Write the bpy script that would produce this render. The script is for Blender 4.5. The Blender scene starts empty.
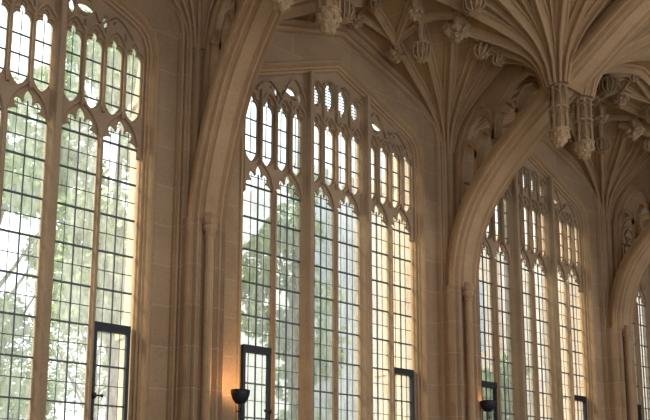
import bpy, bmesh, math, random
import numpy as np
from mathutils import Vector, Matrix
PI = math.pi
random.seed(7)
scene = bpy.context.scene
C = scene.collection

# ------------------------------------------------------------------ layout
BAY = 5.81235
def W(k): return 7.8057 + (k - 1) * BAY            # window centres
def P(k): return W(k) + BAY / 2                    # pier centres
WALL_Y = -0.20                                     # inner face of the window wall
MID_Y = -5.10                                      # middle of the hall
HOLE_T = 8.0

# ------------------------------------------------------------------ helpers
def tag(o, label=None, cat=None, group=None, kind=None):
    if label: o['label'] = label
    if cat: o['category'] = cat
    if group: o['group'] = group
    if kind: o['kind'] = kind
    return o

def empty(name, loc=(0, 0, 0), rz=0.0):
    o = bpy.data.objects.new(name, None)
    C.objects.link(o); o.location = loc; o.rotation_euler = (0, 0, rz)
    o.empty_display_size = 0.2
    return o

def link(name, me, mat, parent=None, smooth=False):
    o = bpy.data.objects.new(name, me)
    C.objects.link(o)
    if mat is not None and len(me.materials) == 0: me.materials.append(mat)
    if smooth:
        for p_ in me.polygons: p_.use_smooth = True
    if parent is not None: o.parent = parent
    return o

class MB:
    """collects faces of one part"""
    def __init__(s): s.v = []; s.f = []
    def add(s, vs, fs):
        n = len(s.v); s.v += [tuple(v) for v in vs]; s.f += [tuple(i + n for i in f) for f in fs]
    def box(s, x0, x1, y0, y1, z0, z1):
        vs = [(x0,y0,z0),(x1,y0,z0),(x1,y1,z0),(x0,y1,z0),(x0,y0,z1),(x1,y0,z1),(x1,y1,z1),(x0,y1,z1)]
        s.add(vs, [(0,3,2,1),(4,5,6,7),(0,1,5,4),(1,2,6,5),(2,3,7,6),(3,0,4,7)])
    def prism(s, poly, z0, z1):
        """poly = (x,y) list, extruded along z"""
        n = len(poly)
        s.add([(x, y, z0) for x, y in poly] + [(x, y, z1) for x, y in poly],
              [tuple(range(n))[::-1], tuple(range(n, 2 * n))] + [(i, (i+1) % n, n + (i+1) % n, n + i) for i in range(n)])
    def lathe(s, prof, cx=0, cy=0, n=12, cap=True, twist=0.0):
        """prof = (r,z) list"""
        vs = []; fs = []
        for r, z in prof:
            for i in range(n):
                a = 2 * PI * (i + .5) / n + twist
                vs.append((cx + r * math.cos(a), cy + r * math.sin(a), z))
        for j in range(len(prof) - 1):
            for i in range(n):
                fs.append((j*n+i, j*n+(i+1) % n, (j+1)*n+(i+1) % n, (j+1)*n+i))
        if cap:
            fs.append(tuple(range(n))[::-1]); m = (len(prof)-1)*n; fs.append(tuple(range(m, m+n)))
        s.add(vs, fs)
    def sweep(s, path, B, prof, closed=True, flip=False):
        """sweep profile (n,b) along a planar path; B = out-of-plane unit vector; N = B x T, mitred"""
        path = [Vector(p) for p in path]; B = Vector(B).normalized(); m = len(prof)
        vs = []
        for i, p in enumerate(path):
            ts = []
            if i > 0: ts.append((path[i] - path[i-1]).normalized())
            if i < len(path) - 1: ts.append((path[i+1] - path[i]).normalized())
            T = sum(ts, Vector()).normalized(); N = B.cross(T).normalized()
            k = 1.0
            if len(ts) == 2: k = 1.0 / max(.5, T.dot(ts[0]))
            for n_, b_ in prof: vs.append(p + N * n_ * k + B * b_)
        fs = []
        mm = m if closed else m - 1
        for i in range(len(path) - 1):
            for j in range(mm):
                a = i*m+j; b = i*m+(j+1) % m
                fs.append((a, b, b + m, a + m))
        if closed:
            fs.append(tuple(range(m))[::-1]); e = (len(path)-1)*m; fs.append(tuple(range(e, e+m)))
        s.add(vs, fs)
    def tube(s, pts, r, n=6):
        pts = [Vector(p) for p in pts]
        vs = []; fs = []
        for i, p in enumerate(pts):
            T = (pts[min(i+1, len(pts)-1)] - pts[max(i-1, 0)]).normalized()
            A = Vector((0, 0, 1)) if abs(T.z) < .9 else Vector((1, 0, 0))
            U = T.cross(A).normalized(); V = T.cross(U)
            rr = r[i] if isinstance(r, (list, tuple)) else r
            for j in range(n):
                a = 2*PI*j/n; vs.append(p + (U*math.cos(a) + V*math.sin(a)) * rr)
        for i in range(len(pts)-1):
            for j in range(n):
                fs.append((i*n+j, i*n+(j+1) % n, (i+1)*n+(j+1) % n, (i+1)*n+j))
        fs.append(tuple(range(n))[::-1]); e = (len(pts)-1)*n; fs.append(tuple(range(e, e+n)))
        s.add(vs, fs)
    def ball(s, c, rx, ry=None, rz=None, sub=2, lump=0.0, seed=0, freq=4):
        ry = ry or rx; rz = rz or rx
        bm = bmesh.new(); bmesh.ops.create_icosphere(bm, subdivisions=sub, radius=1.0)
        rnd = random.Random(seed); ph = [rnd.uniform(0, 6.28) for _ in range(6)]
        vs = []
        for v in bm.verts:
            x, y, z = v.co
            d = 1.0
            if lump:
                d += lump * (math.sin(freq*x + ph[0]) * math.sin(freq*y + ph[1]) + math.sin(freq*1.3*z + ph[2]) * math.sin(freq*1.2*x + ph[3])
                             + .6*math.sin(freq*2.1*y + ph[4]) * math.sin(freq*2.2*z + ph[5]))
            vs.append((c[0] + x*rx*d, c[1] + y*ry*d, c[2] + z*rz*d))
        bm.verts.ensure_lookup_table()
        fs = [tuple(v.index for v in f.verts) for f in bm.faces]
        bm.free(); s.add(vs, fs)
    def build(s, name, mat, parent=None, smooth=False, fix=True):
        me = bpy.data.meshes.new(name); me.from_pydata(s.v, [], s.f)
        if fix:
            bm = bmesh.new(); bm.from_mesh(me); bmesh.ops.recalc_face_normals(bm, faces=bm.faces); bm.to_mesh(me); bm.free()
        me.update()
        return link(name, me, mat, parent, smooth)

def plate(name, outer, holes, y_front, y_back, mat, parent=None, bevel=0.0, swap=None):
    """flat stone plate in the X-Z plane with real holes, between y_front and y_back.
    swap='YZ': the 2D coordinates are (Y,Z) and the thickness runs along X"""
    cu = bpy.data.curves.new(name, 'CURVE'); cu.dimensions = '2D'; cu.fill_mode = 'BOTH'
    for loop in [outer] + holes:
        sp = cu.splines.new('POLY'); sp.points.add(len(loop) - 1); sp.use_cyclic_u = True
        for p_, (a, b) in zip(sp.points, loop): p_.co = (a, b, 0, 1)
    d = abs(y_back - y_front)
    cu.extrude = d / 2 - bevel
    cu.bevel_depth = bevel; cu.bevel_resolution = 0
    if bevel: cu.offset = -bevel
    tmp = bpy.data.objects.new('tmp', cu); C.objects.link(tmp)
    dg = bpy.context.evaluated_depsgraph_get()
    me = bpy.data.meshes.new_from_object(tmp.evaluated_get(dg))
    bpy.data.objects.remove(tmp); bpy.data.curves.remove(cu)
    yc = (y_front + y_back) / 2
    for v in me.vertices:
        x, y, z = v.co
        if swap: v.co = (yc + z, x, y)
        else: v.co = (x, yc - z, y)
    me.materials.clear()
    me.name = name
    return link(name, me, mat, parent)

def cat_rom(pts, n=8):
    out = []; P_ = [Vector(p) for p in pts]
    for i in range(len(P_) - 1):
        p0 = P_[max(i-1, 0)]; p1 = P_[i]; p2 = P_[i+1]; p3 = P_[min(i+2, len(P_)-1)]
        for k in range(n):
            t = k / n
            out.append(.5 * ((2*p1) + (p2-p0)*t + (2*p0-5*p1+4*p2-p3)*t*t + (3*p1-p0-3*p2+p3)*t**3))
    out.append(P_[-1]); return out

# ------------------------------------------------------------------ materials
def nm(name):
    m = bpy.data.materials.new(name); m.use_nodes = True
    nt = m.node_tree; nt.nodes.clear()
    out = nt.nodes.new('ShaderNodeOutputMaterial')
    return m, nt, out
def N(nt, t, **kw):
    n = nt.nodes.new(t)
    for k, v in kw.items():
        if k in ('operation', 'blend_type', 'data_type', 'noise_dimensions', 'feature'): setattr(n, k, v)
        else: n.inputs[k].default_value = v
    return n

def stone(name, c1, c2, rough=.85, joints=0.0, jcol=(.5, .42, .33, 1), bump=.25, scale=3.0, row=.42, width=.85, speck=.5):
    m, nt, out = nm(name); L = nt.links.new
    b = N(nt, 'ShaderNodeBsdfPrincipled', Roughness=rough); b.inputs['Specular IOR Level'].default_value = .18
    geo = nt.nodes.new('ShaderNodeNewGeometry')
    n1 = N(nt, 'ShaderNodeTexNoise', Scale=scale, Detail=6.0, Roughness=.62); L(geo.outputs['Position'], n1.inputs['Vector'])
    n2 = N(nt, 'ShaderNodeTexNoise', Scale=scale*11, Detail=3.0); L(geo.outputs['Position'], n2.inputs['Vector'])
    n3 = N(nt, 'ShaderNodeTexNoise', Scale=.55, Detail=2.0); L(geo.outputs['Position'], n3.inputs['Vector'])
    r1 = nt.nodes.new('ShaderNodeValToRGB'); r1.color_ramp.elements[0].position = .34; r1.color_ramp.elements[1].position = .68
    r1.color_ramp.elements[0].color = (*c2, 1); r1.color_ramp.elements[1].color = (*c1, 1)
    mx = nt.nodes.new('ShaderNodeMath'); mx.operation = 'MULTIPLY_ADD'; mx.inputs[1].default_value = .55
    L(n3.outputs['Fac'], mx.inputs[0]); 
    mh = N(nt, 'ShaderNodeMath', operation='MULTIPLY'); mh.inputs[1].default_value = .45; L(n1.outputs['Fac'], mh.inputs[0]); L(mh.outputs[0], mx.inputs[2])
    L(mx.outputs[0], r1.inputs['Fac'])
    col = r1.outputs['Color']
    sp = nt.nodes.new('ShaderNodeMixRGB'); sp.blend_type = 'MULTIPLY'; sp.inputs['Fac'].default_value = speck
    L(col, sp.inputs['Color1'])
    r2 = nt.nodes.new('ShaderNodeValToRGB'); r2.color_ramp.elements[0].position = .3; r2.color_ramp.elements[1].position = .6
    r2.color_ramp.elements[0].color = (.72, .7, .68, 1); r2.color_ramp.elements[1].color = (1, 1, 1, 1)
    L(n2.outputs['Fac'], r2.inputs['Fac']); L(r2.outputs['Color'], sp.inputs['Color2']); col = sp.outputs['Color']
    h = N(nt, 'ShaderNodeMath', operation='ADD'); L(n1.outputs['Fac'], h.inputs[0]); L(n2.outputs['Fac'], h.inputs[1])
    hout = h.outputs[0]
    if joints > 0:
        sep = nt.nodes.new('ShaderNodeSeparateXYZ'); L(geo.outputs['Position'], sep.inputs[0])
        ad = N(nt, 'ShaderNodeMath', operation='ADD'); L(sep.outputs['X'], ad.inputs[0]); L(sep.outputs['Y'], ad.inputs[1])
        cb = nt.nodes.new('ShaderNodeCombineXYZ'); L(ad.outputs[0], cb.inputs['X']); L(sep.outputs['Z'], cb.inputs['Y'])
        br = nt.nodes.new('ShaderNodeTexBrick'); L(cb.outputs[0], br.inputs['Vector'])
        br.inputs['Scale'].default_value = 1.0; br.inputs['Brick Width'].default_value = width; br.inputs['Row Height'].default_value = row
        br.inputs['Mortar Size'].default_value = .006; br.inputs['Mortar Smooth'].default_value = .4
        br.inputs['Color1'].default_value = (.86, .84, .82, 1); br.inputs['Color2'].default_value = (1, 1, 1, 1); br.inputs['Mortar'].default_value = (1, 1, 1, 1)
        mu = nt.nodes.new('ShaderNodeMixRGB'); mu.blend_type = 'MULTIPLY'; mu.inputs['Fac'].default_value = .8
        L(col, mu.inputs['Color1']); L(br.outputs['Color'], mu.inputs['Color2'])
        mj = nt.nodes.new('ShaderNodeMixRGB'); mj.inputs['Color2'].default_value = jcol
        jf = N(nt, 'ShaderNodeMath', operation='MULTIPLY'); jf.inputs[1].default_value = joints; L(br.outputs['Fac'], jf.inputs[0])
        L(jf.outputs[0], mj.inputs['Fac']); L(mu.outputs['Color'], mj.inputs['Color1']); col = mj.outputs['Color']
    L(col, b.inputs['Base Color'])
    bp = N(nt, 'ShaderNodeBump', Strength=bump, Distance=.012); L(hout, bp.inputs['Height']); L(bp.outputs['Normal'], b.inputs['Normal'])
    L(b.outputs['BSDF'], out.inputs['Surface'])
    return m

def plain(name, col, rough=.5, metal=0.0, emis=None, es=0, var=.15, scale=8.0):
    m, nt, out = nm(name); L = nt.links.new
    b = N(nt, 'ShaderNodeBsdfPrincipled', Roughness=rough, Metallic=metal)
    tc = nt.nodes.new('ShaderNodeTexCoord')
    n = N(nt, 'ShaderNodeTexNoise', Scale=scale, Detail=4.0); L(tc.outputs['Object'], n.inputs['Vector'])
    r = nt.nodes.new('ShaderNodeValToRGB')
    r.color_ramp.elements[0].color = (*[c*(1-var) for c in col], 1); r.color_ramp.elements[1].color = (*[min(1, c*(1+var)) for c in col], 1)
    L(n.outputs['Fac'], r.inputs['Fac']); L(r.outputs['Color'], b.inputs['Base Color'])
    if emis: b.inputs['Emission Color'].default_value = (*emis, 1); b.inputs['Emission Strength'].default_value = es
    L(b.outputs['BSDF'], out.inputs['Surface']); return m

S1 = (.49, .33, .19); S2 = (.355, .23, .13)
M_wall = stone('ashlar_stone', S1, S2, joints=.55, jcol=(.62, .5, .38, 1), row=.62, width=1.3)
M_rib = stone('dressed_stone', (.52, .34, .185), (.37, .235, .125), bump=.2)
M_web = stone('vault_web_stone', (.46, .285, .14), (.31, .185, .085), joints=.3, jcol=(.5, .38, .26, 1), row=.3, width=.7)
M_carve = stone('carved_stone', (.54, .36, .20), (.24, .15, .08), scale=9, bump=.5)
M_trac = stone('tracery_stone', (.47, .325, .20), (.34, .23, .14))
M_floor = stone('floor_stone', (.42, .34, .26), (.3, .24, .18), joints=.5, jcol=(.1, .08, .06, 1))
M_out = stone('golden_outside_stone', (.84, .66, .52), (.72, .54, .41), joints=.4, jcol=(.86, .7, .5, 1), row=.4, width=.8)
M_butt = stone('warm_buttress_stone', (.76, .52, .33), (.64, .42, .26), joints=.4, jcol=(.84, .66, .46, 1), row=.4, width=.8)
M_out2 = stone('pale_outside_stone', (.60, .62, .64), (.47, .50, .54), joints=.3, row=.4, width=.8)
M_iron = plain('dark_iron', (.03, .032, .036), .55, .6)
M_lead = plain('lead', (.10, .105, .11), .6, .3)
M_tie = plain('grey_tie_iron', (.3, .23, .17), .7, .2)
M_grass = plain('lawn', (.12, .2, .05), .9, var=.4, scale=2)
M_leafm = plain('tree_leaf', (.30, .41, .16), .7, var=.5, scale=1.2)
M_leafd = plain('dark_leaf', (.15, .24, .10), .7, var=.5, scale=1.2)
M_bark = plain('bark', (.12, .09, .06), .9)
M_dkwin = plain('dark_window_glass', (.3, .31, .33), .15)
M_slate = plain('roof_slate', (.22, .23, .26), .6)

def glass_mat():
    m, nt, out = nm('old_leaded_glass'); L = nt.links.new
    geo = nt.nodes.new('ShaderNodeNewGeometry')
    sep = nt.nodes.new('ShaderNodeSeparateXYZ'); L(geo.outputs['Position'], sep.inputs[0])
    # one random value per pane (panes 0.137 m by 0.28 m)
    a = N(nt, 'ShaderNodeMath', operation='DIVIDE'); a.inputs[1].default_value = .1375; L(sep.outputs['X'], a.inputs[0])
    c = N(nt, 'ShaderNodeMath', operation='DIVIDE'); c.inputs[1].default_value = .28; L(sep.outputs['Z'], c.inputs[0])
    fa = N(nt, 'ShaderNodeMath', operation='FLOOR'); L(a.outputs[0], fa.inputs[0])
    fc = N(nt, 'ShaderNodeMath', operation='FLOOR'); L(c.outputs[0], fc.inputs[0])
    cb = nt.nodes.new('ShaderNodeCombineXYZ'); L(fa.outputs[0], cb.inputs[0]); L(fc.outputs[0], cb.inputs[1])
    wn = nt.nodes.new('ShaderNodeTexWhiteNoise'); wn.noise_dimensions = '2D'; L(cb.outputs[0], wn.inputs['Vector'])
    ramp = nt.nodes.new('ShaderNodeValToRGB')
    e = ramp.color_ramp.elements; e[0].color = (.72, .80, .79, 1); e[1].color = (.97, .98, .97, 1)
    e2 = ramp.color_ramp.elements.new(.5); e2.color = (.88, .92, .88, 1)
    L(wn.outputs['Value'], ramp.inputs['Fac'])
    tr = nt.nodes.new('ShaderNodeBsdfTransparent'); L(ramp.outputs['Color'], tr.inputs['Color'])
    tl = nt.nodes.new('ShaderNodeBsdfTranslucent'); tl.inputs['Color'].default_value = (.97, .97, .95, 1)
    gl = N(nt, 'ShaderNodeBsdfGlossy', Roughness=.08)
    # grime and ripples in the old glass scatter a share of the daylight
    no = N(nt, 'ShaderNodeTexNoise', Scale=7.0, Detail=5.0, Roughness=.7); 
    mp = nt.nodes.new('ShaderNodeMapping'); mp.inputs['Scale'].default_value = (1.6, 1, .35); L(geo.outputs['Position'], mp.inputs['Vector']); L(mp.outputs[0], no.inputs['Vector'])
    mr = nt.nodes.new('ShaderNodeMapRange'); mr.inputs['From Min'].default_value = .35; mr.inputs['From Max'].default_value = .7
    mr.inputs['To Min'].default_value = .18; mr.inputs['To Max'].default_value = .46; L(no.outputs['Fac'], mr.inputs['Value'])
    m1 = nt.nodes.new('ShaderNodeMixShader'); L(mr.outputs[0], m1.inputs[0]); L(tr.outputs[0], m1.inputs[1]); L(tl.outputs[0], m1.inputs[2])
    m2 = nt.nodes.new('ShaderNodeMixShader'); m2.inputs[0].default_value = .03; L(m1.outputs[0], m2.inputs[1]); L(gl.outputs[0], m2.inputs[2])
    L(m2.outputs[0], out.inputs['Surface'])
    return m
M_glass = glass_mat()

# ------------------------------------------------------------------ window tracery
LW = .5498; MM = .0629; MG = .1933
SILL = 1.35
def light_edges():
    e = []; x = -(LW + MM/2 + MG + LW + MM + LW) ; x = -1.937
    for i in range(6):
        e.append((x, x + LW)); x += LW + (MM if i % 2 == 0 else MG)
    return e
LE = light_edges()
inner_half = [(1.98, 8.22), (1.965, 8.38), (1.92, 8.52), (1.83, 8.63), (1.68, 8.71), (1.5, 8.785), (0, 9.42)]
def inner_path(z0):
    R_ = [(1.98, z0)] + inner_half
    return [(-x, z) for x, z in R_] + [(x, z) for x, z in R_[-2::-1]]
outer_half = [(2.50, 8.5), (2.50, 8.75), (2.47, 8.95), (2.38, 9.13), (2.22, 9.27), (1.98, 9.39), (1.5, 9.57), (0, 10.07)]
def outer_path(z0=None):
    R_ = ([(2.50, z0)] if z0 is not None else []) + outer_half
    return [(-x, z) for x, z in R_] + [(x, z) for x, z in R_[-2::-1]]
def offset_poly(path, d):
    out = []
    for i, p in enumerate(path):
        p = Vector(p); ts = []
        if i > 0: ts.append((p - Vector(path[i-1])).normalized())
        if i < len(path)-1: ts.append((Vector(path[i+1]) - p).normalized())
        T = sum(ts, Vector((0, 0))).normalized(); n = Vector((-T.y, T.x)); k = 1/max(.5, T.dot(ts[0]))
        out.append(tuple(p + n*d*k))
    return out

ZA = 7.137
cusp_half = [(.275, -.43), (.268, -.385), (.24, -.335), (.19, -.305), (.142, -.300), (.172, -.262), (.186, -.215), (.176, -.165), (.148, -.138), (.112, -.146),
             (.09, -.172), (.074, -.208), (.052, -.185), (.058, -.135), (.048, -.08), (.02, -.03), (0, 0)]
panel_half = [(0, 0), (.045, .035), (.082, .09), (.112, .155), (.12, .22), (.12, 1.0), (.104, 1.05), (.08, 1.085), (.045, 1.095), (.028, 1.088), (.034, 1.12), (.036, 1.155), (.02, 1.195), (0, 1.215)]
def panel_hole(x, z, sx=1, h=1.215, b=.22):
    H = []
    for a, c in panel_half:
        if c > b: c = c + (h - 1.215)
        H.append((a*sx, c))
    return [(x + a, z + c) for a, c in H] + [(x - a, z + c) for a, c in H[-2:0:-1]]
def eye_hole(x, z0, z1, w):
    """small tall light, lobed at foot and head"""
    h = z1 - z0
    half = [(0, 0), (.18*w, .03*h), (.2*w, .1*h), (.12*w, .14*h), (.36*w, .19*h), (.5*w, .3*h), (.5*w, .68*h), (.36*w, .8*h), (.14*w, .84*h), (.22*w, .88*h), (.2*w, .96*h), (0, h)]
    return [(x + a, z0 + c) for a, c in half] + [(x - a, z0 + c) for a, c in half[-2:0:-1]]
def leaf(x, z, a, l, w):
    ca, sa = math.cos(a), math.sin(a); pts = []
    half = [(0, 0), (.2, .38), (.5, .5), (.8, .3), (1, 0)]
    loop = [(t*l, s_*w) for t, s_ in half] + [(t*l, -s_*w) for t, s_ in half[-2:0:-1]]
    return [(x + t*ca - s_*sa, z + t*sa + s_*ca) for t, s_ in loop]

def panel_xs():
    xs = []
    for g in range(3):
        gc = (LE[2*g][0] + LE[2*g+1][1]) / 2
        xs += [gc + (j - 1.5) * .3146 for j in range(4)]
    return xs
PX_ = panel_xs()
def all_holes():
    H = []
    for x in PX_:
        H.append(('panel', x, panel_hole(x, 7.165)))
    for x, z0, z1 in [(-.47, 8.62, 9.05), (-.157, 8.60, 9.18), (.157, 8.60, 9.18), (.47, 8.62, 9.03)]:
        H.append(('eye', x, eye_hole(x, z0, z1, .195)))
    for s_ in (-1, 1):
        H.append(('small', s_*1.33, eye_hole(s_*1.34, 8.475, 8.68, .085)))
        for (x, z, a, l, w) in [(.83, 8.52, PI*.5, .27, .10), (.90, 8.69, PI*.0, .28, .17), (.91, 8.56, -PI*.02, .15, .055),
                                (1.23, 8.56, PI*.7, .08, .03), (1.46, 8.58, PI*.35, .07, .03), (1.04, 8.44, PI*.5, .055, .035), (1.665, 8.45, PI*.5, .065, .035)]:
            aa = a if s_ > 0 else PI - a
            H.append(('leaf', s_*x, leaf(s_*x, z, aa, l, w)))
    return H

# labels of the four windows
WL = {0: 'window_1', 1: 'window_2', 2: 'window_3', 3: 'window_4'}
WTXT = {0: 'tall leaded Gothic window nearest the viewer, cut by the left edge, trees behind its glass',
        1: 'whole leaded Gothic window of six lights in the middle, between the first two piers',
        2: 'leaded Gothic window beyond the second pier, glowing peach, half covered by the arch',
        3: 'sliver of leaded Gothic window at the far right edge beyond the last arch'}

def ramp_head():
    """outline of the stone head with the six cusped light heads cut in its lower edge"""
    zb = 6.60
    out = [(-1.98, zb)]
    for (a, b) in LE:
        c = (a + b) / 2
        out.append((a, zb))
        out += [(c - x, ZA + z) for x, z in cusp_half]
        out += [(c + x, ZA + z) for x, z in cusp_half[-2::-1]]
        out.append((b, zb))
    out.append((1.98, zb))
    ip = inner_path(zb)
    out += [(x, z) for x, z in ip[::-1][1:-1]]
    return out

meshcache = {}
def cached(key, make, parent, loc=(0, 0, 0)):
    if key in meshcache:
        o = meshcache[key].copy(); C.objects.link(o)
    else:
        o = make(); meshcache[key] = o
    o.parent = parent; o.location = loc
    return o

def build_window(k):
    w = empty(WL[k], (W(k), 0, 0)); tag(w, WTXT[k], 'window', kind='structure')
    # stone head: back layer with the true openings, front layer a little wider (stepped moulding)
    def head():
        H = [h[2] for h in all_holes()]
        return plate('window_tracery', ramp_head(), H, -.02, .03, M_trac, w, bevel=.005)
    cached('head', head, w)
    def head2():
        H = []
        for kind, x, h in all_holes():
            if kind == 'panel':
                H.append(panel_hole(x, 7.13, 1.26, 1.28, .25))
            elif kind != 'panel' and kind != 'eye':
                cxx = sum(a for a, c in h)/len(h); czz = sum(c for a, c in h)/len(h)
                H.append([(cxx + (a-cxx)*1.01, czz + (c-czz)*1.01) for a, c in h])
            elif kind == 'eye':
                H.append([(x + (a-x)*1.25, 8.87 + (c-8.87)*1.07) for a, c in h])
        # plain pointed openings in front of the cusped heads
        o2 = [(-1.98, 6.6)]
        for (a, b) in LE:
            c = (a + b) / 2; hw_ = LW/2 + .004
            arc = [(hw_, 0), (hw_, .13), (.255, .24), (.215, .36), (.15, .46), (.08, .53), (.03, .58), (0, .635)]
            o2 += [(c - x, 6.6 + z) for x, z in arc] + [(c + x, 6.6 + z) for x, z in arc[-2::-1]]
        o2.append((1.98, 6.6))
        o2 += [(x, z) for x, z in inner_path(6.6)[::-1][1:-1]]
        return plate('tracery_moulding', o2, H, -.065, -.02, M_trac, w, bevel=.008)
    cached('head2', head2, w)
    # mullions
    minor = [(-.0315, .05), (-.0315, .0), (-.045, -.05), (-.022, -.08), (-.015, -.11), (.015, -.11), (.022, -.08), (.045, -.05), (.0315, .0), (.0315, .05)]
    main = [(-.0965, .09), (-.0965, .0), (-.10, -.05), (-.055, -.13), (-.05, -.2), (-.035, -.235), (.035, -.235), (.05, -.2), (.055, -.13), (.10, -.05), (.0965, .0), (.0965, .09)]
    for i in range(5):
        x = (LE[i][1] + LE[i+1][0]) / 2
        if i % 2 == 0:
            def mk(x=x):
                b = MB(); b.prism([(x + a, c) for a, c in minor], SILL, 6.72); return b.build('minor_mullion', M_trac, w)
            cached('min%d' % i, mk, w)
        else:
            def mk(x=x):
                zt = 9.42 - abs(x) * (.635/1.5)
                b = MB(); b.prism([(x + a, c) for a, c in main], SILL, zt - .02); return b.build('main_mullion', M_trac, w)
            cached('maj%d' % i, mk, w)
    # little ribs between the panels above the lights
    def ribs():
        b = MB()
        for g in range(3):
            for j in range(3):
                x = (PX_[g*4+j] + PX_[g*4+j+1]) / 2
                zt = 8.46 if g != 1 else 9.15 - abs(x)*.35
                b.prism([(x-.026, -.08), (x-.012, -.125), (x+.012, -.125), (x+.026, -.08)], 7.12, zt)
        return b.build('panel_mullions', M_trac, w)
    cached('ribs', ribs, w)
    # hood arcs over each panel, springing from the little ribs
    def hoods():
        b = MB()
        for g in range(3):
            for j in range(4):
                x = PX_[g*4+j]
                if abs(x) > 1.75: continue
                pts = []
                for t in np.linspace(-1, 1, 11):
                    pts.append((x + t*.155, -.10, 8.26 + .19*(1-abs(t)**1.6)))
                b.sweep(pts, (0, -1, 0), [(-.014, -.03), (.014, -.03), (.012, .03), (-.012, .03)])
        return b.build('panel_hood_arcs', M_trac, w)
    cached('hoods', hoods, w)
    def subs():
        b = MB()
        for s_ in (-1, 1):
            for x0, x1, z0, zt in ((.70, 1.24, 8.50, 8.93), (1.24, 1.78, 8.44, 8.70)):
                pts = [(s_*(x0 + (x1-x0)*t), -.095, z0 + (zt-z0)*(1-abs(2*t-1)**1.5)) for t in np.linspace(0, 1, 11)]
                b.sweep(pts, (0, -1, 0), [(-.014, -.03), (.014, -.03), (.012, .025), (-.012, .025)])
        for x in (-.47, -.157, .157, .47):
            for z0 in (9.02 - abs(x)*.35 + .1,):
                pts = [(x + t*.155, -.095, z0 + .12*(1-abs(t)**1.6)) for t in np.linspace(-1, 1, 9)]
                b.sweep(pts, (0, -1, 0), [(-.012, -.03), (.012, -.03), (.01, .025), (-.01, .025)])
        return b.build('blind_tracery_arcs', M_trac, w)
    cached('subs', subs, w)
    # jamb and arch moulding of the frame
    def jamb():
        b = MB()
        prof = [(-.0, .12), (-.0, -.035), (.02, -.05), (.03, -.09), (.065, -.095), (.07, -.135), (.1, -.15), (.115, -.2), (.135, -.235), (.165, -.235), (.18, -.205), (.22, -.19), (.22, .12)]
        b.sweep([(x, 0, z) for x, z in inner_path(SILL)], (0, -1, 0), [(n, -y) for n, y in prof])
        return b.build('window_frame', M_rib, w)
    cached('jamb', jamb, w)
    def sill():
        b = MB(); b.sweep([(-2.1, 0, SILL), (2.1, 0, SILL)], (0, -1, 0), [(-.25, -.12), (-.25, .36), (-.12, .36), (0.03, .02), (.03, -.12)])
        return b.build('window_sill', M_rib, w)
    cached('sill', sill, w)
    # leaded lights
    for i, (a, b_) in enumerate(LE):
        c = (a + b_) / 2
        case = i in (0, 5)
        def mkg(a=a, b_=b_):
            b = MB(); b.add([(a-.02, .012, SILL), (b_+.02, .012, SILL), (b_+.02, .012, 7.15), (a-.02, .012, 7.15)], [(0, 1, 2, 3)])
            return b.build('leaded_glass', M_glass, w, fix=False)
        g = cached('glz%d' % i, mkg, w)
        def mkl(a=a, b_=b_, c=c):
            b = MB()
            for t in (-.25, 0, .25):
                x = c + t * LW; r = .009 if t == 0 else .004
                b.box(x - r, x + r, .0 - (.012 if t == 0 else 0), .014, SILL, 6.97)
            z = 6.73; n = 0
            while z > SILL:
                r = .011 if n % 2 == 0 else .005
                b.box(a - .01, b_ + .01, -(.022 if n % 2 == 0 else .0), .014, z - r, z + r)
                z -= .28; n += 1
            b.box(c - .19, c + .19, .0, .014, 6.905, 6.915)
            return b.build('lead_lattice', M_lead, g, fix=False)
        cached('ldl%d' % i, mkl, g)
        if case:
            def mkc(a=a, b_=b_):
                b = MB(); t = .05; z0, z1 = 2.2, 3.99
                b.box(a, a + t, -.06, .03, z0, z1); b.box(b_ - t, b_, -.06, .03, z0, z1)
                b.box(a, b_, -.065, .03, z1 - .12, z1); b.box(a, b_, -.065, .03, z0, z0 + .09)
                return b.build('casement', M_iron, w)
            cs = cached('cas%d' % i, mkc, w)
            def mkh(a=a, b_=b_, i=i):
                b = MB(); x = (a + .04) if i == 5 else (b_ - .04); s_ = 1 if i == 5 else -1
                b.ball((x, -.09, 2.93), .035, .03, .05, 1); b.tube([(x, -.09, 2.93), (x + s_*.09, -.11, 2.93)], .014, 6)
                b.ball((x + s_*.1, -.11, 2.93), .028, sub=1)
                return b.build('casement_handle', M_iron, cs)
            cached('hnd%d' % i, mkh, cs)
    # glass of the panels
    for j, x in enumerate(PX_):
        def mk(x=x):
            b = MB(); b.add([(x-.12, .012, 7.15), (x+.12, .012, 7.15), (x+.12, .012, 8.40), (x-.12, .012, 8.40)], [(0, 1, 2, 3)])
            return b.build('panel_glass', M_glass, w, fix=False)
        g = cached('pg%d' % j, mk, w)
        def mk2(x=x):
            b = MB(); b.box(x-.005, x+.005, .0, .014, 7.3, 8.28)
            for z in (7.33, 7.62, 7.92): b.box(x-.12, x+.12, -.008, .014, z-.008, z+.008)
            return b.build('panel_leads', M_lead, g, fix=False)
        cached('pl%d' % j, mk2, g)
    def mk():
        b = MB(); b.add([(-.65, .014, 8.5), (.65, .014, 8.5), (.65, .014, 9.1), (0, .014, 9.3), (-.65, .014, 9.1)], [(0, 1, 2, 3, 4)])
        for s_ in (-1, 1): b.add([(s_*.75, .014, 8.42), (s_*1.75, .014, 8.42), (s_*1.75, .014, 8.64), (s_*.75, .014, 9.02)], [(0, 1, 2, 3)])
        return b.build('head_glass', M_glass, w, fix=False)
    hg = cached('hg', mk, w)
    def mk():
        b = MB()
        for x in (-.47, -.157, .157, .47):
            for q in range(7): b.box(x-.09, x+.09, .0, .016, 8.68 + q*.06, 8.686 + q*.06)
        return b.build('head_leads', M_lead, hg, fix=False)
    cached('hl', mk, hg)
    return w
for k in (0, 1, 2, 3): build_window(k)

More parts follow.
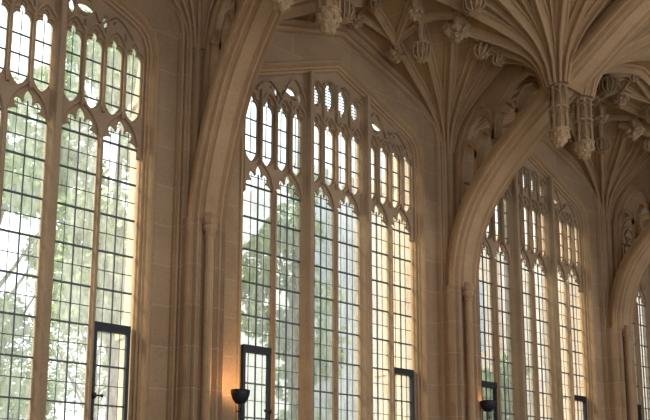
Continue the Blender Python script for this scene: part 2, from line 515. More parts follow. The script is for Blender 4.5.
# ------------------------------------------------------------------ room shell
X0 = P(-2) - .1; X1 = P(3) + .45
ZT = 12.0
def hole_loop(k, d=.21, z0=SILL - .22):
    ip = offset_poly(inner_path(z0), d)
    return [(W(k) + x, z) for x, z in ip]
simple = lambda k: [(W(k) - 1.9, 1.5), (W(k) - 1.9, 8.2), (W(k), 9.3), (W(k) + 1.9, 8.2), (W(k) + 1.9, 1.5)]
wn = plate('wall_north', [(X0, -.6), (X1, -.6), (X1, ZT), (X0, ZT)], [hole_loop(k) for k in range(0, 4)] + [simple(-1)], WALL_Y, .42, M_wall)
tag(wn, 'pale brown ashlar wall around the tall Gothic windows', 'wall', kind='structure')
ws = plate('wall_south', [(X0, -.6), (X1, -.6), (X1, ZT), (X0, ZT)], [simple(k) for k in range(-1, 4)], 2*MID_Y + .0, 2*MID_Y - .5, M_wall)
tag(ws, 'opposite long stone wall with its own row of windows', 'wall', kind='structure')
for nm_, xa, xb in (('wall_west', X0 - .4, X0), ('wall_east', X1, X1 + .4)):
    b = MB(); b.box(xa, xb, 2*MID_Y - .5, .42, -.6, ZT); tag(b.build(nm_, M_wall), 'short stone end wall of the hall', 'wall', kind='structure')
b = MB(); b.box(X0, X1, 2*MID_Y, WALL_Y, -.3, 0); tag(b.build('floor', M_floor), 'worn stone paved floor of the hall', 'floor', kind='structure')
b = MB(); b.box(X0 - .4, X1 + .4, 2*MID_Y - .5, .42, ZT, ZT + .3); tag(b.build('ceiling', M_web), 'solid roof above the stone vault', 'ceiling', kind='structure')

# ------------------------------------------------------------------ vault conoids
PY = -2.95
def interp(prof):
    rs = [p_[0] for p_ in prof]; zs = [p_[1] for p_ in prof]
    # smooth monotone interpolation
    n = len(rs); d = [(zs[i+1]-zs[i])/(rs[i+1]-rs[i]) for i in range(n-1)]
    m = [d[0]] + [0 if d[i-1]*d[i] <= 0 else 2*d[i-1]*d[i]/(d[i-1]+d[i]) for i in range(1, n-1)] + [d[-1]]
    def f(r):
        if r <= rs[0]: return zs[0] + (r-rs[0])*m[0]
        if r >= rs[-1]: return zs[-1] + (r-rs[-1])*m[-1]
        for i in range(n-1):
            if r <= rs[i+1]:
                h = rs[i+1]-rs[i]; t = (r-rs[i])/h
                return (2*t**3-3*t*t+1)*zs[i] + (t**3-2*t*t+t)*h*m[i] + (-2*t**3+3*t*t)*zs[i+1] + (t**3-t*t)*h*m[i+1]
    return f
ZWp = [(.10, 8.55), (.2, 8.92), (.38, 9.17), (.75, 9.43), (1.35, 9.70), (2.1, 10.04), (2.9, 10.33), (4.0, 10.55)]
ZPp = [(.10, 8.62), (.2, 8.98), (.45, 9.33), (.9, 9.62), (1.5, 9.90), (2.2, 10.16), (3.2, 10.45)]
ZWf = interp(ZWp); ZPf = interp(ZPp)
HP = .33; HW = .06
def cones():
    L_ = []
    for k in range(-2, 4):
        for side in (0, 1):
            yy = (lambda y: y) if side == 0 else (lambda y: 2*MID_Y - y)
            L_.append((P(k), yy(-.22), HW, ZWf, 'w', k, side)); L_.append((P(k), yy(PY), HP, ZPf, 'p', k, side))
    return L_
CN = cones()
def cone_z(c, x, y):
    return c[3](math.hypot(max(abs(x - c[0]) - c[2], 0), y - c[1]))
def others(c): return [d for d in CN if d is not c and abs(d[0]-c[0]) < BAY*1.2 and abs(d[1]-c[1]) < 5.2]
def rmax(c, cx, a, oth):
    r = .2; dx, dy = math.cos(a), math.sin(a)
    while r < 3.6:
        x = cx + dx*r; y = c[1] + dy*r
        z = c[3](r)
        if abs(x - c[0]) > BAY/2 + .001: break
        if c[6] == 0 and (y > -.205 and dy > 0 or y < MID_Y): break
        if c[6] == 1 and (y < 2*MID_Y + .205 and dy < 0 or y > MID_Y): break
        if any(cone_z(d, x, y) < z for d in oth): break
        r += .02
    return r + .01

rib_prof = [(0, -.13), (.03, -.13), (.045, -.105), (.03, -.07), (.045, -.04), (.10, -.03), (.135, -.026), (.15, 0), (.135, .026), (.10, .03), (.045, .04), (.03, .07), (.045, .105), (.03, .13), (0, .13)]
def rib_scaled(s):
    s = s*.88
    return [(-.03, -.13*s)] + [(n*s, b*s) for n, b in rib_prof] + [(-.03, .13*s)]
TXTP = {-1: 'pier behind the viewer', 0: 'nearest pier at left', 1: 'pier left of the arch in mid picture', 2: 'far pier at right', 3: 'farthest pier'}
def conoid(c, angs, name, label, cat, web_mat, ribs=True, group=None):
    cx, cy, hw, zf, kind, k, side = c
    root = empty(name, (cx, cy, 0)); tag(root, label, cat, group)
    oth = others(c)
    # web
    ring = []
    a0, a1 = (180, 360) if kind == 'w' else (90, 450)
    if side == 1 and kind == 'w': a0, a1 = 0, 180
    step = 6
    seq = []
    a = a0
    while a <= a1 + .01:
        am = a % 360
        if kind == 'w': ctr = cx - hw if (90 < am < 270) else cx + hw
        else: ctr = cx - hw if (90 <= a <= 270) else cx + hw
        seq.append((ctr, math.radians(a)))
        if kind == 'p' and abs(a - 270) < .1: seq.append((cx + hw, math.radians(a)))
        if kind == 'w' and abs(am - 270) < .1 and side == 0: seq.insert(-1, (cx - hw, math.radians(a)))
        if kind == 'w' and abs(am - 90) < .1 and side == 1: seq.insert(len(seq), (cx - hw, math.radians(a)))
        a += step
    nr = 22; vs = []; fs = []
    for ctr, a in seq:
        R = rmax(c, ctr, a, oth)
        for j in range(nr + 1):
            t = (j / nr) ** 1.7; r = .10 + (R - .10) * t
            vs.append((ctr + math.cos(a)*r - cx, math.sin(a)*r, zf(r)))
    for i in range(len(seq) - 1):
        for j in range(nr):
            q = i*(nr+1) + j; fs.append((q, q+1, q+nr+2, q+nr+1))
    if kind == 'p':
        i = len(seq) - 1
        for j in range(nr):
            q = i*(nr+1) + j; fs.append((q, q+1, j+1, j))
    b = MB(); b.add(vs, fs); w_ = b.build('vault_web', web_mat, root, smooth=True)
    if not ribs: return root
    for a_, s in angs:
        am = math.radians(a_)
        if kind == 'w': ctr = cx - hw if a_ < 270 else cx + hw
        else: ctr = cx - hw if 90 <= a_ <= 270 else cx + hw
        R = rmax(c, ctr, am, oth)
        pts = []
        for j in range(25):
            t = (j/24)**1.6; r = .10 + (R + .02 - .10)*t
            pts.append((ctr - cx + math.cos(am)*r, math.sin(am)*r, zf(r)))
        B = Vector((math.sin(am), -math.cos(am), 0))
        # N must point down / out of the web
        T = (Vector(pts[1]) - Vector(pts[0])).normalized(); Nn = B.cross(T)
        if Nn.z > 0: B = -B
        b = MB(); b.sweep(pts, B, rib_scaled(s)); b.build('vault_rib' if s > .6 else 'secondary_rib', M_rib, root)
    return root

wall_angs = [(180, .8), (195, .95), (210, 1.0), (225, 1.05), (240, 1.0), (254, .6), (264, .9)]
wall_angs = wall_angs + [(540 - a, s) for a, s in wall_angs]
pend_angs = [(97, .9), (115, 1.0), (134, 1.0), (153, 1.0), (164, .5), (175, 1.0), (186, .5), (197, 1.0), (208, .5), (220, 1.0), (242, 1.0), (262, .9)]
pend_angs = pend_angs + [(540 - a if 540 - a < 450 else 540 - a, s) for a, s in pend_angs]
WC = {0: 'ribbed stone fan springing from the nearest wall pier at upper left',
      1: 'ribbed stone fan springing from the wall pier between the middle and third windows',
      2: 'ribbed stone fan springing from the far wall pier at right',
      3: 'ribbed stone fan at the far end wall beyond the last window'}
PC = {0: 'ribbed stone funnel of vault above the nearest hanging pendant, over the middle window',
      1: 'broad ribbed stone funnel spreading over the twin pendants at upper right',
      2: 'ribbed stone funnel of vault over the far pendants at the right edge',
      3: 'ribbed stone funnel of vault at the far end of the hall'}
for c in CN:
    k, side, kind = c[5], c[6], c[4]
    if side == 0 and k in (0, 1, 2, 3):
        if kind == 'w': conoid(c, wall_angs, 'wall_vault_conoid', WC[k], 'vault', M_web)
        else: conoid(c, pend_angs, 'pendant_vault_conoid', PC[k], 'vault', M_web)
    else:
        r = conoid(c, [], 'ceiling', None, None, M_web, ribs=False)
        tag(r, 'plain stone vaulting over the viewer\'s side of the hall', 'vault', kind='structure')

# ------------------------------------------------------------------ piers, wall arches
def mirror_prof(h): return h + [(-x, y) for x, y in h[::-1] if x > 1e-6]
pier_half = [(0, -.44), (.05, -.435), (.075, -.40), (.085, -.36), (.13, -.355), (.145, -.385), (.175, -.40), (.205, -.385), (.215, -.34), (.235, -.30), (.27, -.29), (.285, -.32), (.31, -.33),
             (.335, -.315), (.345, -.27), (.36, -.235), (.385, -.23), (.395, -.255), (.42, -.255), (.435, -.19)]
respond_half = [(0, -.53), (.11, -.53), (.135, -.50), (.15, -.54), (.175, -.565), (.205, -.56), (.225, -.525), (.24, -.48), (.27, -.465), (.285, -.50), (.31, -.515), (.34, -.505), (.36, -.47), (.375, -.44), (.38, -.38), (.40, -.33), (.40, -.2)]
for k in range(-1, 4):
    t = empty('wall_pier', (P(k), 0, 0))
    tag(t, {-1: 'moulded stone pier beside the viewer, left of the nearest window', 0: 'broad moulded stone pier between the two nearest windows', 1: 'moulded stone pier between the middle and third windows',
            2: 'moulded stone pier right of the third window', 3: 'moulded stone pier at the far end of the window wall'}[k], 'pier')
    b = MB(); b.prism([(x, y) for x, y in mirror_prof([(x, y) for x, y in pier_half] + [(.435, -.05)])], 0, 8.75); b.build('pier_mouldings', M_wall, t)
    b = MB(); b.prism([(x*1.08, y*1.05) for x, y in mirror_prof(respond_half + [(.40, -.05)])], 0, .5)
    b.prism([(x*1.04, y*1.03) for x, y in mirror_prof(respond_half + [(.40, -.05)])], .5, .62); b.build('plinth', M_wall, t)
for k in range(0, 4):
    t = empty('wall_arch', (W(k), 0, 0))
    tag(t, {0: 'moulded stone wall arch over the window cut by the left edge', 1: 'angular moulded stone arch framing the middle window head',
            2: 'moulded stone wall arch over the third window', 3: 'moulded stone wall arch over the farthest window'}[k], 'arch')
    op = [(x, -.2, z) for x, z in outer_path(0.0)]
    prof = [(0, .0), (.0, .07), (.015, .10), (.04, .105), (.055, .06), (.085, .055), (.095, .12), (.115, .165), (.145, .17), (.155, .13), (.16, .10), (.185, .105), (.195, .19), (.215, .235), (.245, .24), (.26, .18), (.36, 0)]
    b = MB(); b.sweep(op, (0, -1, 0), prof); b.build('arch_moulding', M_rib, t)

# ------------------------------------------------------------------ transverse arches
base_curve = [(-.60, 5.66), (-.64, 6.15), (-.80, 6.75), (-1.10, 7.28), (-1.62, 7.80), (-2.15, 8.18), (-2.90, 8.64), (-3.5, 9.0), (-4.2, 9.38), (-5.1, 9.72)]
near_curve = [(-.60, 5.66), (-.67, 6.1), (-.84, 6.6), (-1.06, 7.1), (-1.34, 7.58), (-1.68, 7.95), (-2.15, 8.35), (-2.9, 8.80), (-3.6, 9.16), (-4.3, 9.46), (-5.1, 9.74)]
OFF = {-2: 0, -1: 0, 0: 0, 1: 0, 2: -.0, 3: 0}
def arch_path(k):
    pts = base_curve if k != 0 else near_curve
    half = cat_rom([(0, y, z) for y, z in pts], 5)
    return half
arch_half = [(0, 0), (.12, 0), (.14, .035), (.165, .055), (.19, .04), (.22, .005), (.25, .0), (.27, .03), (.285, .07), (.31, .085), (.335, .06), (.36, .03), (.375, .04), (.38, .10), (.37, .16), (.33, .19), (.31, .3)]
def nprof(h): 
    full = [(b_, n_) for b_, n_ in h]
    allp = full + [(-b_, n_) for b_, n_ in full[::-1] if b_ > 1e-6]
    return [(n_, b_) for b_, n_ in allp]
AT = {0: 'nearest great transverse stone arch, steep, rising past the left of the middle window',
      1: 'great transverse stone arch sweeping up to the right in front of the third window',
      2: 'transverse stone arch curving at the far right edge', 3: 'end transverse arch against the far wall',
      -1: 'transverse stone arch over the viewer', -2: 'end transverse arch behind the viewer'}
for k in range(-1, 3):
    t = empty('transverse_arch', (P(k), 0, 0)); tag(t, AT[k], 'arch')
    half = arch_path(k)
    full = [Vector((0, p_.y, p_.z)) for p_ in half]
    full += [Vector((0, 2*MID_Y - p_.y, p_.z)) for p_ in half[-2::-1]]
    pr_ = nprof([(b_*(.82 if k == 0 else 1), n_) for b_, n_ in arch_half])
    T0 = (full[1]-full[0]); Nn = Vector((1, 0, 0)).cross(T0)
    B = (1, 0, 0) if Nn.y > 0 else (-1, 0, 0)          # N towards the wall = into the stone
    b = MB(); b.sweep(full, B, pr_); b.build('arch_band', M_rib, t)
    o = OFF[k]
    # respond below the springing
    dy = o
    b = MB(); ks = .82 if k == 0 else 1; hp = [(0, -.50), (.125*ks, -.50), (.14*ks, -.565)] + [(b_*ks, -.60 + n_) for b_, n_ in arch_half[3:-3]] + [(.39*ks, -.3), (.39*ks, -.15)]
    b.prism(mirror_prof(hp), 0, 5.70); b.build('respond', M_wall, t)
    b = MB(); b.prism([(x, 2*MID_Y - y + .15) for x, y in mirror_prof(hp)], 0, 5.72); b.build('respond', M_wall, t)
    if k < 0: continue
    # slender shaft and capital
    sy = -.61
    b = MB(); b.lathe([(.10, .62), (.10, .7), (.075, .76), (.072, 5.38), (.085, 5.40), (.085, 5.43), (.07, 5.45)], 0, sy, 12); b.build('shaft', M_rib, t, smooth=False)
    b = MB(); b.lathe([(.07, 5.42), (.075, 5.46), (.115, 5.52), (.118, 5.56), (.10, 5.58), (.125, 5.62), (.13, 5.67), (.11, 5.70), (.09, 5.76)], 0, sy, 8, twist=0.0)
    b.build('capital', M_rib, t)
    # open stone tracery between the arch and the vault
    ext = [(p_.y + .10, p_.z + .10) for p_ in half]     # runs inside the band
    zc = lambda y: (min(ZWf(abs(y + .22)), ZPf(abs(y - PY))))
    ylist = [y for y in np.linspace(-.38, -2.75, 24)]
    def za(y):
        for (y0, z0), (y1, z1) in zip(ext, ext[1:]):
            if y1 <= y <= y0 and y0 != y1: return z0 + (z1-z0)*(y-y0)/(y1-y0)
        return ext[0][1] if y > ext[0][0] else ext[-1][1]
    ys0 = -.42
    top = [(y, zc(y) + .04) for y in ylist]
    low = [(y, za(y) + .02) for y in ylist if y < ext[0][0] - .04]
    outer = top + low[::-1] + [(-.38, 5.9)]
    def archhole(y0, y1, zlow_off=.28, sub=None, ztop=None):
        """pointed opening between y0 and y1 (y1<y0), bottom parallel to the arch"""
        ym = (y0+y1)/2; zt = (zc(ym) - .2) if ztop is None else ztop
        zs = zt - .75*abs(y1-y0) 
        h = [(y0, za(y0) + zlow_off + .05), (y0, zs)]
        for q in np.linspace(.12, .88, 7):
            ang = q*PI
            h.append((ym + (y0-ym)*math.cos(ang), zs + (zt - zs)*math.sin(ang)**.8))
        h += [(y1, zs), (y1, za(y1) + zlow_off)]
        return h
    holes = []
    sp0 = ext[0][0] - .24 if k == 0 else -.62
    x_ = -.10 if k == 0 else 0
    holes.append([(-.60, za(-.60) + .75), (-.60, 7.9), (-.62, 8.3), (-.70, 8.62), (-.84, 8.9), (-1.02, 9.06), (-1.17, 9.02), (-1.28, 8.8), (-1.33, 8.5), (-1.33, za(-1.33) + .25)])
    holes.append([(-1.47, za(-1.47) + .25), (-1.47, 8.55), (-1.53, 8.9), (-1.68, 9.2), (-1.9, 9.36), (-2.15, 9.40), (-2.33, 9.25), (-2.40, 9.0), (-2.40, za(-2.4) + .22)])
    plate('spandrel_tracery', outer, holes, -.06, .06, M_rib, t, bevel=.012, swap='YZ')
    # stone ribs outlining the big openings
    def q(pts, name='tracery_rib'):
        b = MB(); b.sweep([(0, y, z) for y, z in pts], (1, 0, 0), [(-.035, -.11), (.035, -.11), (.035, .11), (-.035, .11)]); b.build(name, M_rib, t)
    q([(-.5, 7.0), (-.5, 8.2), (-.56, 8.6), (-.72, 8.98), (-.98, 9.26), (-1.2, 9.22), (-1.34, 9.0), (-1.39, 8.7), (-1.39, za(-1.39))])
    q([(-1.39, 8.4), (-1.45, 8.8), (-1.6, 9.15), (-1.85, 9.42), (-2.1, 9.52)])
    q([(-.97, za(-.97) + .1), (-.97, 8.3), (-.90, 8.52), (-.78, 8.62), (-.66, 8.5)], 'small_tracery_rib')
    q([(-.97, 8.2), (-1.02, 8.5), (-1.12, 8.68), (-1.25, 8.66), (-1.33, 8.5)], 'small_tracery_rib')
    q([(-1.94, za(-1.94) + .1), (-1.94, 8.7), (-1.86, 8.95), (-1.72, 9.06), (-1.56, 8.92)], 'small_tracery_rib')
    q([(-1.94, 8.7), (-2.0, 8.98), (-2.14, 9.12), (-2.3, 9.08)], 'small_tracery_rib')
    # iron tie from the wall shaft to the arch
    b = MB(); b.tube([(-.0, -.42, 7.95), (-.0, -1.0, 7.62)], .028, 6); b.ball((0, -.43, 7.94), .045, sub=1); b.build('iron_tie', M_tie, t)

# ------------------------------------------------------------------ pendants
def pendant(k, s_, label):
    t = empty('vault_pendant', (P(k) + s_*.37, PY, 0)); tag(t, label, 'pendant', 'carved stone pendants below the great arches'); q_ = .84
    b = MB(); b.lathe([(.06, 7.74), (.095, 7.80), (.095, 8.55), (.14, 8.66), (.12, 8.80), (.10, 8.95)], n=8); b.build('core', M_carve, t)
    for i in range(8):
        a = 2*PI*i/8
        x, y = .145*math.cos(a), .145*math.sin(a)
        b = MB(); b.lathe([(.022, 7.78), (.03, 7.81), (.017, 7.84), (.017, 8.5), (.03, 8.53), (.022, 8.58)], x, y, 6); b.build('colonnette', M_carve, t)
    for z in (7.76, 8.16, 8.54):
        b = MB(); b.lathe([(.10, z), (.175, z + .01), (.175, z + .035), (.10, z + .06)], n=8); b.build('carved_band', M_carve, t)
    for i in range(8):
        a = 2*PI*(i+.5)/8; ta = Vector((-math.sin(a), math.cos(a), 0)); c_ = Vector((.14*math.cos(a), .14*math.sin(a), 0))
        for z in (7.98, 8.38):
            pts = [c_ + ta*q*.06 + Vector((0, 0, z + .12*(1-abs(q)**1.5))) for q in (-1, -.6, -.3, 0, .3, .6, 1)]
            b = MB(); b.tube(pts, .012, 5); b.build('niche_arch', M_carve, t)
    b = MB(); b.lathe([(.03, 7.50), (.08, 7.55), (.11, 7.62), (.16, 7.70), (.16, 7.77), (.10, 7.80)], n=8)
    b.ball((0, 0, 7.60), .105, .105, .10, 3, lump=.16, seed=k*3 + (s_ > 0), freq=6)
    for i in range(8):
        a = 2*PI*i/8; b.ball((.13*math.cos(a), .13*math.sin(a), 7.69), .05, sub=1, lump=.2, seed=i)
    b.build('foliate_knob', M_carve, t)
PT = {(0, -1): 'carved stone pendant hanging at the top edge, above the middle window', (0, 1): 'carved stone pendant on the far side of the nearest great arch',
      (1, -1): 'left carved lantern pendant of the pair hanging at upper right', (1, 1): 'right carved lantern pendant of the pair, behind the great arch',
      (2, -1): 'left carved pendant of the pair on the farthest visible arch', (2, 1): 'right carved pendant of the pair on the farthest visible arch'}
for (k, s_), l in PT.items(): pendant(k, s_, l)

# ------------------------------------------------------------------ ridge / lierne ribs and bosses
def vz(x, y):
    return min(cone_z(c, x, y) for c in CN)
BOSS = {  # offsets from the pier on the right-hand side of the bay: u, Y
    'L': (-2.0, -1.35, 9.5, 'shield', 1.25), 'mid': (-1.75, -1.95, 9.6, 'flower', 1.25), 'R': (-1.05, -1.93, 9.57, 'cage', 1.15), 'RR': (-.72, -2.05, 9.47, 'cage', .95),
    'up': (-2.45, -1.62, 9.86, 'flower', .9), 'big': (-2.02, -2.55, 9.70, 'shield', 1.3), 'wr': (-2.05, -.8, 9.68, 'flower', .95), 'wr2': (-2.02, -.62, 9.80, 'flower', .7),
    'ap': (-2.906, -.62, 10.13, 'flower', .95), 'ap2': (-2.906, -1.15, 10.15, 'cage', .95), 'ap3': (-2.906, -1.8, 10.15, 'flower', 1.2), 'r3': (-2.60, -2.15, 9.97, 'flower', 1.0), 'ap5': (-2.906, -2.6, 10.22, 'cage', 1.1)}
def boss_mesh(kind, seed):
    b = MB()
    if kind == 'flower':
        b.ball((0, 0, 0), .12, .12, .09, 3, lump=.22, seed=seed, freq=7)
        for i in range(6):
            a = 2*PI*i/6 + seed; b.ball((.12*math.cos(a), .12*math.sin(a), .03), .065, .065, .05, 2, lump=.22, seed=seed+i, freq=6)
        b.ball((0, 0, -.085), .05, sub=2, lump=.1, seed=seed)
    elif kind == 'shield':
        b.lathe([(.03, -.10), (.085, -.095), (.095, -.06), (.095, .06), (.06, .12)], n=12)
        for i in range(12):
            a = 2*PI*i/12; c_, s_ = math.cos(a), math.sin(a)
            b.tube([(.05*c_, .05*s_, -.125), (.115*c_, .115*s_, -.10), (.135*c_, .135*s_, -.05), (.13*c_, .13*s_, .06)], .014, 5)
        b.lathe([(.10, .05), (.15, .06), (.15, .085), (.10, .10)], n=12)
        b.lathe([(.02, -.14), (.06, -.14), (.06, -.11), (.02, -.11)], n=8)
    else:
        b.ball((0, 0, 0), .095, .095, .085, 2, lump=.12, seed=seed, freq=8)
        for i in range(9):
            a = 2*PI*i/9
            pts = [(r_*math.cos(a + tw), r_*math.sin(a + tw), z) for r_, z, tw in ((.05, -.11, 0), (.11, -.07, .2), (.14, 0, .4), (.12, .06, .6))]
            b.tube(pts, .016, 5)
        b.ball((0, 0, -.105), .045, sub=1)
    return b
BTXT = {'L': 'round barred roof boss on the fan over {}', 'mid': 'large leafy roof boss on the middle fan rib over {}',
        'R': 'caged roof boss beside the large leafy one over {}', 'RR': 'small caged roof boss next to the pendant funnel over {}',
        'up': 'leafy roof boss between fan and crown over {}', 'big': 'highest round barred roof boss over {}',
        'wr': 'leafy roof boss beside the wall arch of {}', 'wr2': 'small leaf knob close to the wall arch of {}',
        'ap': 'leafy roof boss at the crown of the wall arch of {}', 'ap2': 'caged roof boss next out from the wall arch crown of {}',
        'ap3': 'big leafy roof boss on the bay crown line of {}', 'r3': 'leafy roof boss just off the crown line of {}', 'ap5': 'caged roof boss farthest from the wall on the crown line of {}'}
BAYN = {1: 'the middle window', 2: 'the third window', 3: 'the farthest window'}
bcache = {}
def bpos(n, k, m):
    u, Y, Z, kd, s = BOSS[n]
    if m: return (P(k-1) - u, Y, Z)
    return (P(k) + u, Y, Z)
for k in (1, 2, 3):
    for n, (u, Y, Z, kd, s) in BOSS.items():
        for m in ((0,) if n.startswith('ap') else (0, 1)):
            x, y, z = bpos(n, k, m)
            key = kd + n[0]
            if key not in bcache:
                me = boss_mesh(kd, len(bcache) + 1).build('roof_boss', M_carve, None); bcache[key] = me; o = me
            else:
                o = bcache[key].copy(); C.objects.link(o)
            o.location = (x, y, z + .0); o.scale = (s, s, s); o.rotation_euler = (0, 0, random.uniform(0, 6))
            lab = BTXT[n].format(BAYN[k])
            if not n.startswith('ap'): lab += ', far half' if m == 0 else ', near half'
            tag(o, lab, 'boss', 'carved bosses of the vault')
            # short stone stem joining the boss to the vault
            zt = vz(x, y) + .03
            if zt > z + .06:
                b = MB(); b.lathe([(.05, z + .02), (.06, zt), (.09, zt + .04)], n=8)
                for i_, v in enumerate(b.v): b.v[i_] = ((v[0])/s, (v[1])/s, (v[2] - z)/s)
                b.build('boss_stem', M_rib, o)

# lierne ribs: top-level per bay, each rib its own part
LI = [('wr', 'L'), ('L', 'up'), ('L', 'mid'), ('mid', 'R'), ('mid', 'big'), ('up', 'ap2'), ('up', 'ap3'), ('wr', 'ap'), ('big', 'r3'), ('r3', 'ap3'), ('big', 'ap5'), ('r3', 'ap5'), ('R', 'RR'), ('up', 'r3'), ('wr', 'up')]
AP = [('ap', 'ap2'), ('ap2', 'ap3'), ('ap3', 'ap5')]
lp = [(-.05, -.07), (.03, -.07), (.05, -.03), (.09, -.022), (.10, 0), (.09, .022), (.05, .03), (.03, .07), (-.05, .07)]
for k in (1, 2, 3):
    t = empty('crown_rib_net', (0, 0, 0)); tag(t, 'net of short stone ribs along the vault crown over ' + BAYN[k], 'vault rib')
    todo = [(a, b_, m) for a, b_ in LI for m in (0, 1)] + [(a, b_, 0) for a, b_ in AP]
    for a, b_, m in todo:
        A = Vector(bpos(a, k, m)); B_ = Vector(bpos(b_, k, m)); pts = []
        for q in np.linspace(0, 1, 9):
            p_ = A.lerp(B_, q); pts.append(Vector((p_.x, p_.y, vz(p_.x, p_.y) - .0)))
        # planar vertical sweep
        d = Vector((B_.x - A.x, B_.y - A.y, 0)).normalized(); Bn = Vector((d.y, -d.x, 0))
        T = (pts[1]-pts[0]).normalized()
        if Bn.cross(T).z > 0: Bn = -Bn
        b = MB(); b.sweep(pts, Bn, lp); b.build('lierne_rib', M_rib, t)

# ------------------------------------------------------------------ bracket lamps
M_bulb = plain('lit_lamp', (1, .8, .5), .4, emis=(1.0, .55, .2), es=25, var=0)
def lamp(x, y, z, label, lit):
    t = empty('uplighter_lamp', (x, y, 0)); tag(t, label, 'lamp', 'dark iron bowl uplighters on the piers')
    b = MB(); b.lathe([(.02, z - .21), (.07, z - .20), (.115, z - .14), (.14, z - .06), (.145, z), (.135, z), (.10, z - .10), (.03, z - .15)], n=20, cap=True); b.build('bowl', M_iron, t, smooth=True)
    b = MB(); b.tube([(-.02, 0, z - .18), (-.02, 0, 0.02)], .011, 6); b.tube([(.025, 0, z - .18), (.025, 0, 0.02)], .011, 6)
    b.tube([(-.07, 0, z - .32), (.07, 0, z - .32)], .01, 6); b.tube([(-.07, 0, 1.2), (.07, 0, 1.2)], .01, 6); b.build('stem', M_iron, t)
    b = MB(); b.lathe([(.2, 0), (.2, .02), (.05, .05), (.03, .08)], n=16); b.build('foot', M_iron, t)
    b = MB(); b.ball((0, 0, z - .04), .045, .045, .05, 2); b.build('bulb', M_bulb, t, smooth=True)
    l = bpy.data.lights.new('lamp_light', 'POINT'); l.energy = lit; l.color = (1, .62, .32); l.shadow_soft_size = .06
    lo = bpy.data.objects.new('lamp_light', l); C.objects.link(lo); lo.location = (0, 0, z + .05); lo.parent = t
LAMPZ = 3.12
lamp(5.43, -.70, LAMPZ, 'dark iron bowl uplighter glowing beside the middle window\'s left casement', 13)
lamp(11.1, -.70, 3.44, 'dark iron bowl uplighter against the third window\'s left casement', 1.0)

# ------------------------------------------------------------------ outside
b = MB(); b.box(-40, 90, .42, 90, -.6, -.5); tag(b.build('lawn', M_grass), 'green lawn outside the windows', 'grass', kind='structure')
BT = {-1: 'golden stone buttress outside, left of the nearest window', 0: 'golden stone buttress outside, between the two nearest windows', 1: 'golden stone buttress outside, right of the middle window', 2: 'golden stone buttress outside, right of the third window', 3: 'golden stone buttress outside at the far end'}
for k in (-1, 0, 1, 2, 3):
    t = empty('buttress', (P(k), .42, 0)); tag(t, BT[k], 'buttress')
    b = MB(); 
    b.sweep([(-.55, 0, 0), (.55, 0, 0)], (0, -1, 0), [(-.5, 0), (-.5, -1.0), (4.2, -1.0), (4.5, -.85), (8.2, -.85), (9.3, -.5), (10.5, -.45), (11.3, 0)]); b.build('shaft_stone', M_butt, t)
    b = MB(); b.box(-.62, .62, 0, 1.08, -.5, .5); b.box(-.6, .6, 0, 1.06, 4.1, 4.25); b.box(-.6, .6, 0, .92, 8.1, 8.22); b.build('string_course', M_butt, t)

def tree(x, y, h, r, mat, label, seed, nleaf=5200, zc=.62):
    rnd = random.Random(seed)
    t = empty('leafy_tree', (x, y, -.5)); tag(t, label, 'tree', 'trees outside the windows')
    b = MB(); b.tube([(0, 0, 0), (.1, .05, h*.3), (-.1, .1, h*.55), (.05, 0, h*.85)], [.28, .22, .16, .05], 8)
    for i in range(7):
        a = rnd.uniform(0, 6.28); z = h*rnd.uniform(.3, .6)
        b.tube([(0, 0, z), (math.cos(a)*r*.4, math.sin(a)*r*.4, z + h*.1), (math.cos(a)*r*.75, math.sin(a)*r*.75, z + h*.2)], [.1, .07, .03], 5)
    b.build('trunk', M_bark, t)
    cl = []
    for i in range(26):
        a = rnd.uniform(0, 6.28); e = rnd.uniform(-1, 1); q = rnd.uniform(.45, .95)
        cl.append((math.cos(a)*r*q*math.sqrt(1-e*e), math.sin(a)*r*q*math.sqrt(1-e*e), h*zc + e*h*.36*q, r*rnd.uniform(.26, .42)))
    vs = []; fs = []
    for i in range(nleaf):
        c = rnd.choice(cl); d = Vector((rnd.gauss(0, 1), rnd.gauss(0, 1), rnd.gauss(0, 1))).normalized() * c[3] * rnd.uniform(.6, 1.05)
        p_ = Vector(c[:3]) + d
        u = Vector((rnd.gauss(0, 1), rnd.gauss(0, 1), rnd.gauss(0, .6))).normalized(); v = u.cross(Vector((rnd.gauss(0, 1), rnd.gauss(0, 1), rnd.gauss(0, 1)))).normalized()
        s = rnd.uniform(.09, .19); n = len(vs)
        vs += [p_ - u*s, p_ + v*s*.5, p_ + u*s, p_ - v*s*.5]; fs.append((n, n+1, n+2, n+3))
    m = MB(); m.add(vs, fs); m.build('foliage', mat, t, fix=False)
tree(8.0, 11.0, 18.5, 3.3, M_leafm, 'tall green leafy tree seen through the right lights of the nearest window', 3, 15000)
tree(4.9, 15.5, 16.5, 2.6, M_leafm, 'leafy tree seen through the left lights of the nearest window', 5, 11000, .66)
tree(0.9, 22, 14, 3.0, M_leafd, 'darker leafy tree farther off, left edge of the nearest window', 6, 6000)
tree(12.3, 7.2, 12.5, 1.7, M_leafm, 'slim leafy tree seen through the left lights of the middle window', 8, 4500)
tree(18.7, 4.8, 6.5, 1.6, M_leafm, 'small tree low in the left of the third window', 12, 4500)
tree(12.6, 25, 17, 3.8, M_leafm, 'broad tree far behind the tall tree beyond the nearest window', 21, 8000, .58)
tree(6.5, 19.5, 7.5, 3.3, M_leafm, 'low broad tree behind the tall one, beyond the nearest window', 15, 7000, .55)

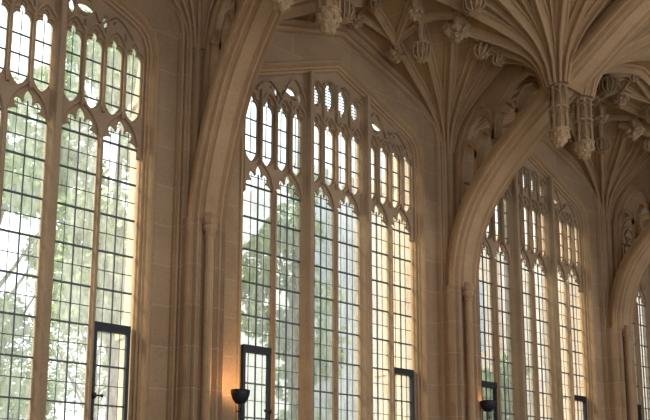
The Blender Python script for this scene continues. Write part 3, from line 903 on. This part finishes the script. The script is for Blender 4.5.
def building(x0, x1, y, depth, h, nwin, mat, label):
    t = empty('college_building', (x0, y, -.5)); tag(t, label, 'building')
    wdt = x1 - x0
    b = MB(); b.box(0, wdt, 0, depth, 0, h); b.box(-.1, wdt + .1, -.15, 0, h*.48, h*.48 + .25); b.box(-.1, wdt + .1, -.25, 0, h - .3, h)
    b.build('wall', mat, t)
    b = MB()
    for i in range(nwin + 1):
        x = wdt * i / nwin; b.box(x - .22, x + .22, -.45, 0, 0, h + .5)
    b.build('pilasters', mat, t)
    for i in range(nwin):
        for z in (h*.14, h*.6):
            x = wdt * (i + .5) / nwin
            f = MB(); f.box(x - .65, x + .65, -.06, .02, z - .1, z + h*.26); o = f.build('window', mat, t)
            g = MB(); g.box(x - .5, x - .05, -.08, -.05, z, z + h*.24); g.box(x + .05, x + .5, -.08, -.05, z, z + h*.24); g.build('pane', M_dkwin, o)
    b = MB(); b.prism([(0, 0), (wdt, 0), (wdt, depth), (0, depth)], h, h + .4); b.build('parapet', mat, t)
building(17.6, 21.3, 14.2, 5, 16.5, 2, M_out2, 'pale grey stone building across the lawn, seen through the middle window')
building(21.4, 65.0, 14.0, 5, 16.0, 14, M_out, 'long golden stone building seen through the third window')

# ------------------------------------------------------------------ light
w = bpy.data.worlds.new('sky'); scene.world = w; w.use_nodes = True
nt = w.node_tree; nt.nodes.clear()
o = nt.nodes.new('ShaderNodeOutputWorld'); bg = nt.nodes.new('ShaderNodeBackground')
tc = nt.nodes.new('ShaderNodeTexCoord'); no = nt.nodes.new('ShaderNodeTexNoise'); no.inputs['Scale'].default_value = 2.5; no.inputs['Detail'].default_value = 5
rp = nt.nodes.new('ShaderNodeValToRGB'); rp.color_ramp.elements[0].position = .35; rp.color_ramp.elements[1].position = .7
rp.color_ramp.elements[0].color = (.78, .88, 1.0, 1); rp.color_ramp.elements[1].color = (1, 1, 1, 1)
nt.links.new(tc.outputs['Generated'], no.inputs['Vector']); nt.links.new(no.outputs['Fac'], rp.inputs['Fac'])
nt.links.new(rp.outputs['Color'], bg.inputs['Color']); bg.inputs['Strength'].default_value = 1.7
nt.links.new(bg.outputs[0], o.inputs['Surface'])

sun = bpy.data.lights.new('sun', 'SUN'); sun.energy = 3.6; sun.angle = math.radians(12); sun.color = (1, .88, .72)
so = bpy.data.objects.new('sun', sun); C.objects.link(so)
d = Vector((.80, -.38, -.62)).normalized()       # travel direction of the light
so.rotation_euler = d.to_track_quat('-Z', 'Y').to_euler()
so.location = (-10, 10, 30)
for k in range(-1, 4):
    for side in (0, 1):
        l = bpy.data.lights.new('daylight_portal', 'AREA'); l.shape = 'RECTANGLE'; l.size = 4.0; l.size_y = 8.0; l.cycles.is_portal = True
        lo = bpy.data.objects.new('daylight_portal', l); C.objects.link(lo)
        if side == 0: lo.location = (W(k), .5, 5.3); lo.rotation_euler = (-PI/2, 0, 0)
        else: lo.location = (W(k), 2*MID_Y - .55, 5.3); lo.rotation_euler = (PI/2, 0, 0)

# ------------------------------------------------------------------ camera
f_px = 698.564; pit = .135716; yaw = .969467; roll = .012087
F = Vector((math.cos(pit)*math.cos(yaw), math.cos(pit)*math.sin(yaw), math.sin(pit)))
R = F.cross(Vector((0, 0, 1))).normalized(); U = R.cross(F)
R2 = R*math.cos(roll) + U*math.sin(roll); U2 = -R*math.sin(roll) + U*math.cos(roll)
cam = bpy.data.cameras.new('camera'); co = bpy.data.objects.new('camera', cam); C.objects.link(co)
M = Matrix((R2, U2, -F)).transposed().to_4x4(); M.translation = Vector((0, -9.43, 1.6)); co.matrix_world = M
cam.sensor_fit = 'HORIZONTAL'; cam.sensor_width = 36; cam.lens = f_px*36/650
cam.shift_x = .53588*100/650; cam.shift_y = 1.88343*100/650
cam.clip_start = .05; cam.clip_end = 400
scene.camera = co
vs_ = scene.view_settings
vs_.view_transform = 'Standard'; vs_.look = 'None'; vs_.gamma = 1.0; vs_.use_curve_mapping = False; vs_.exposure = 0.68
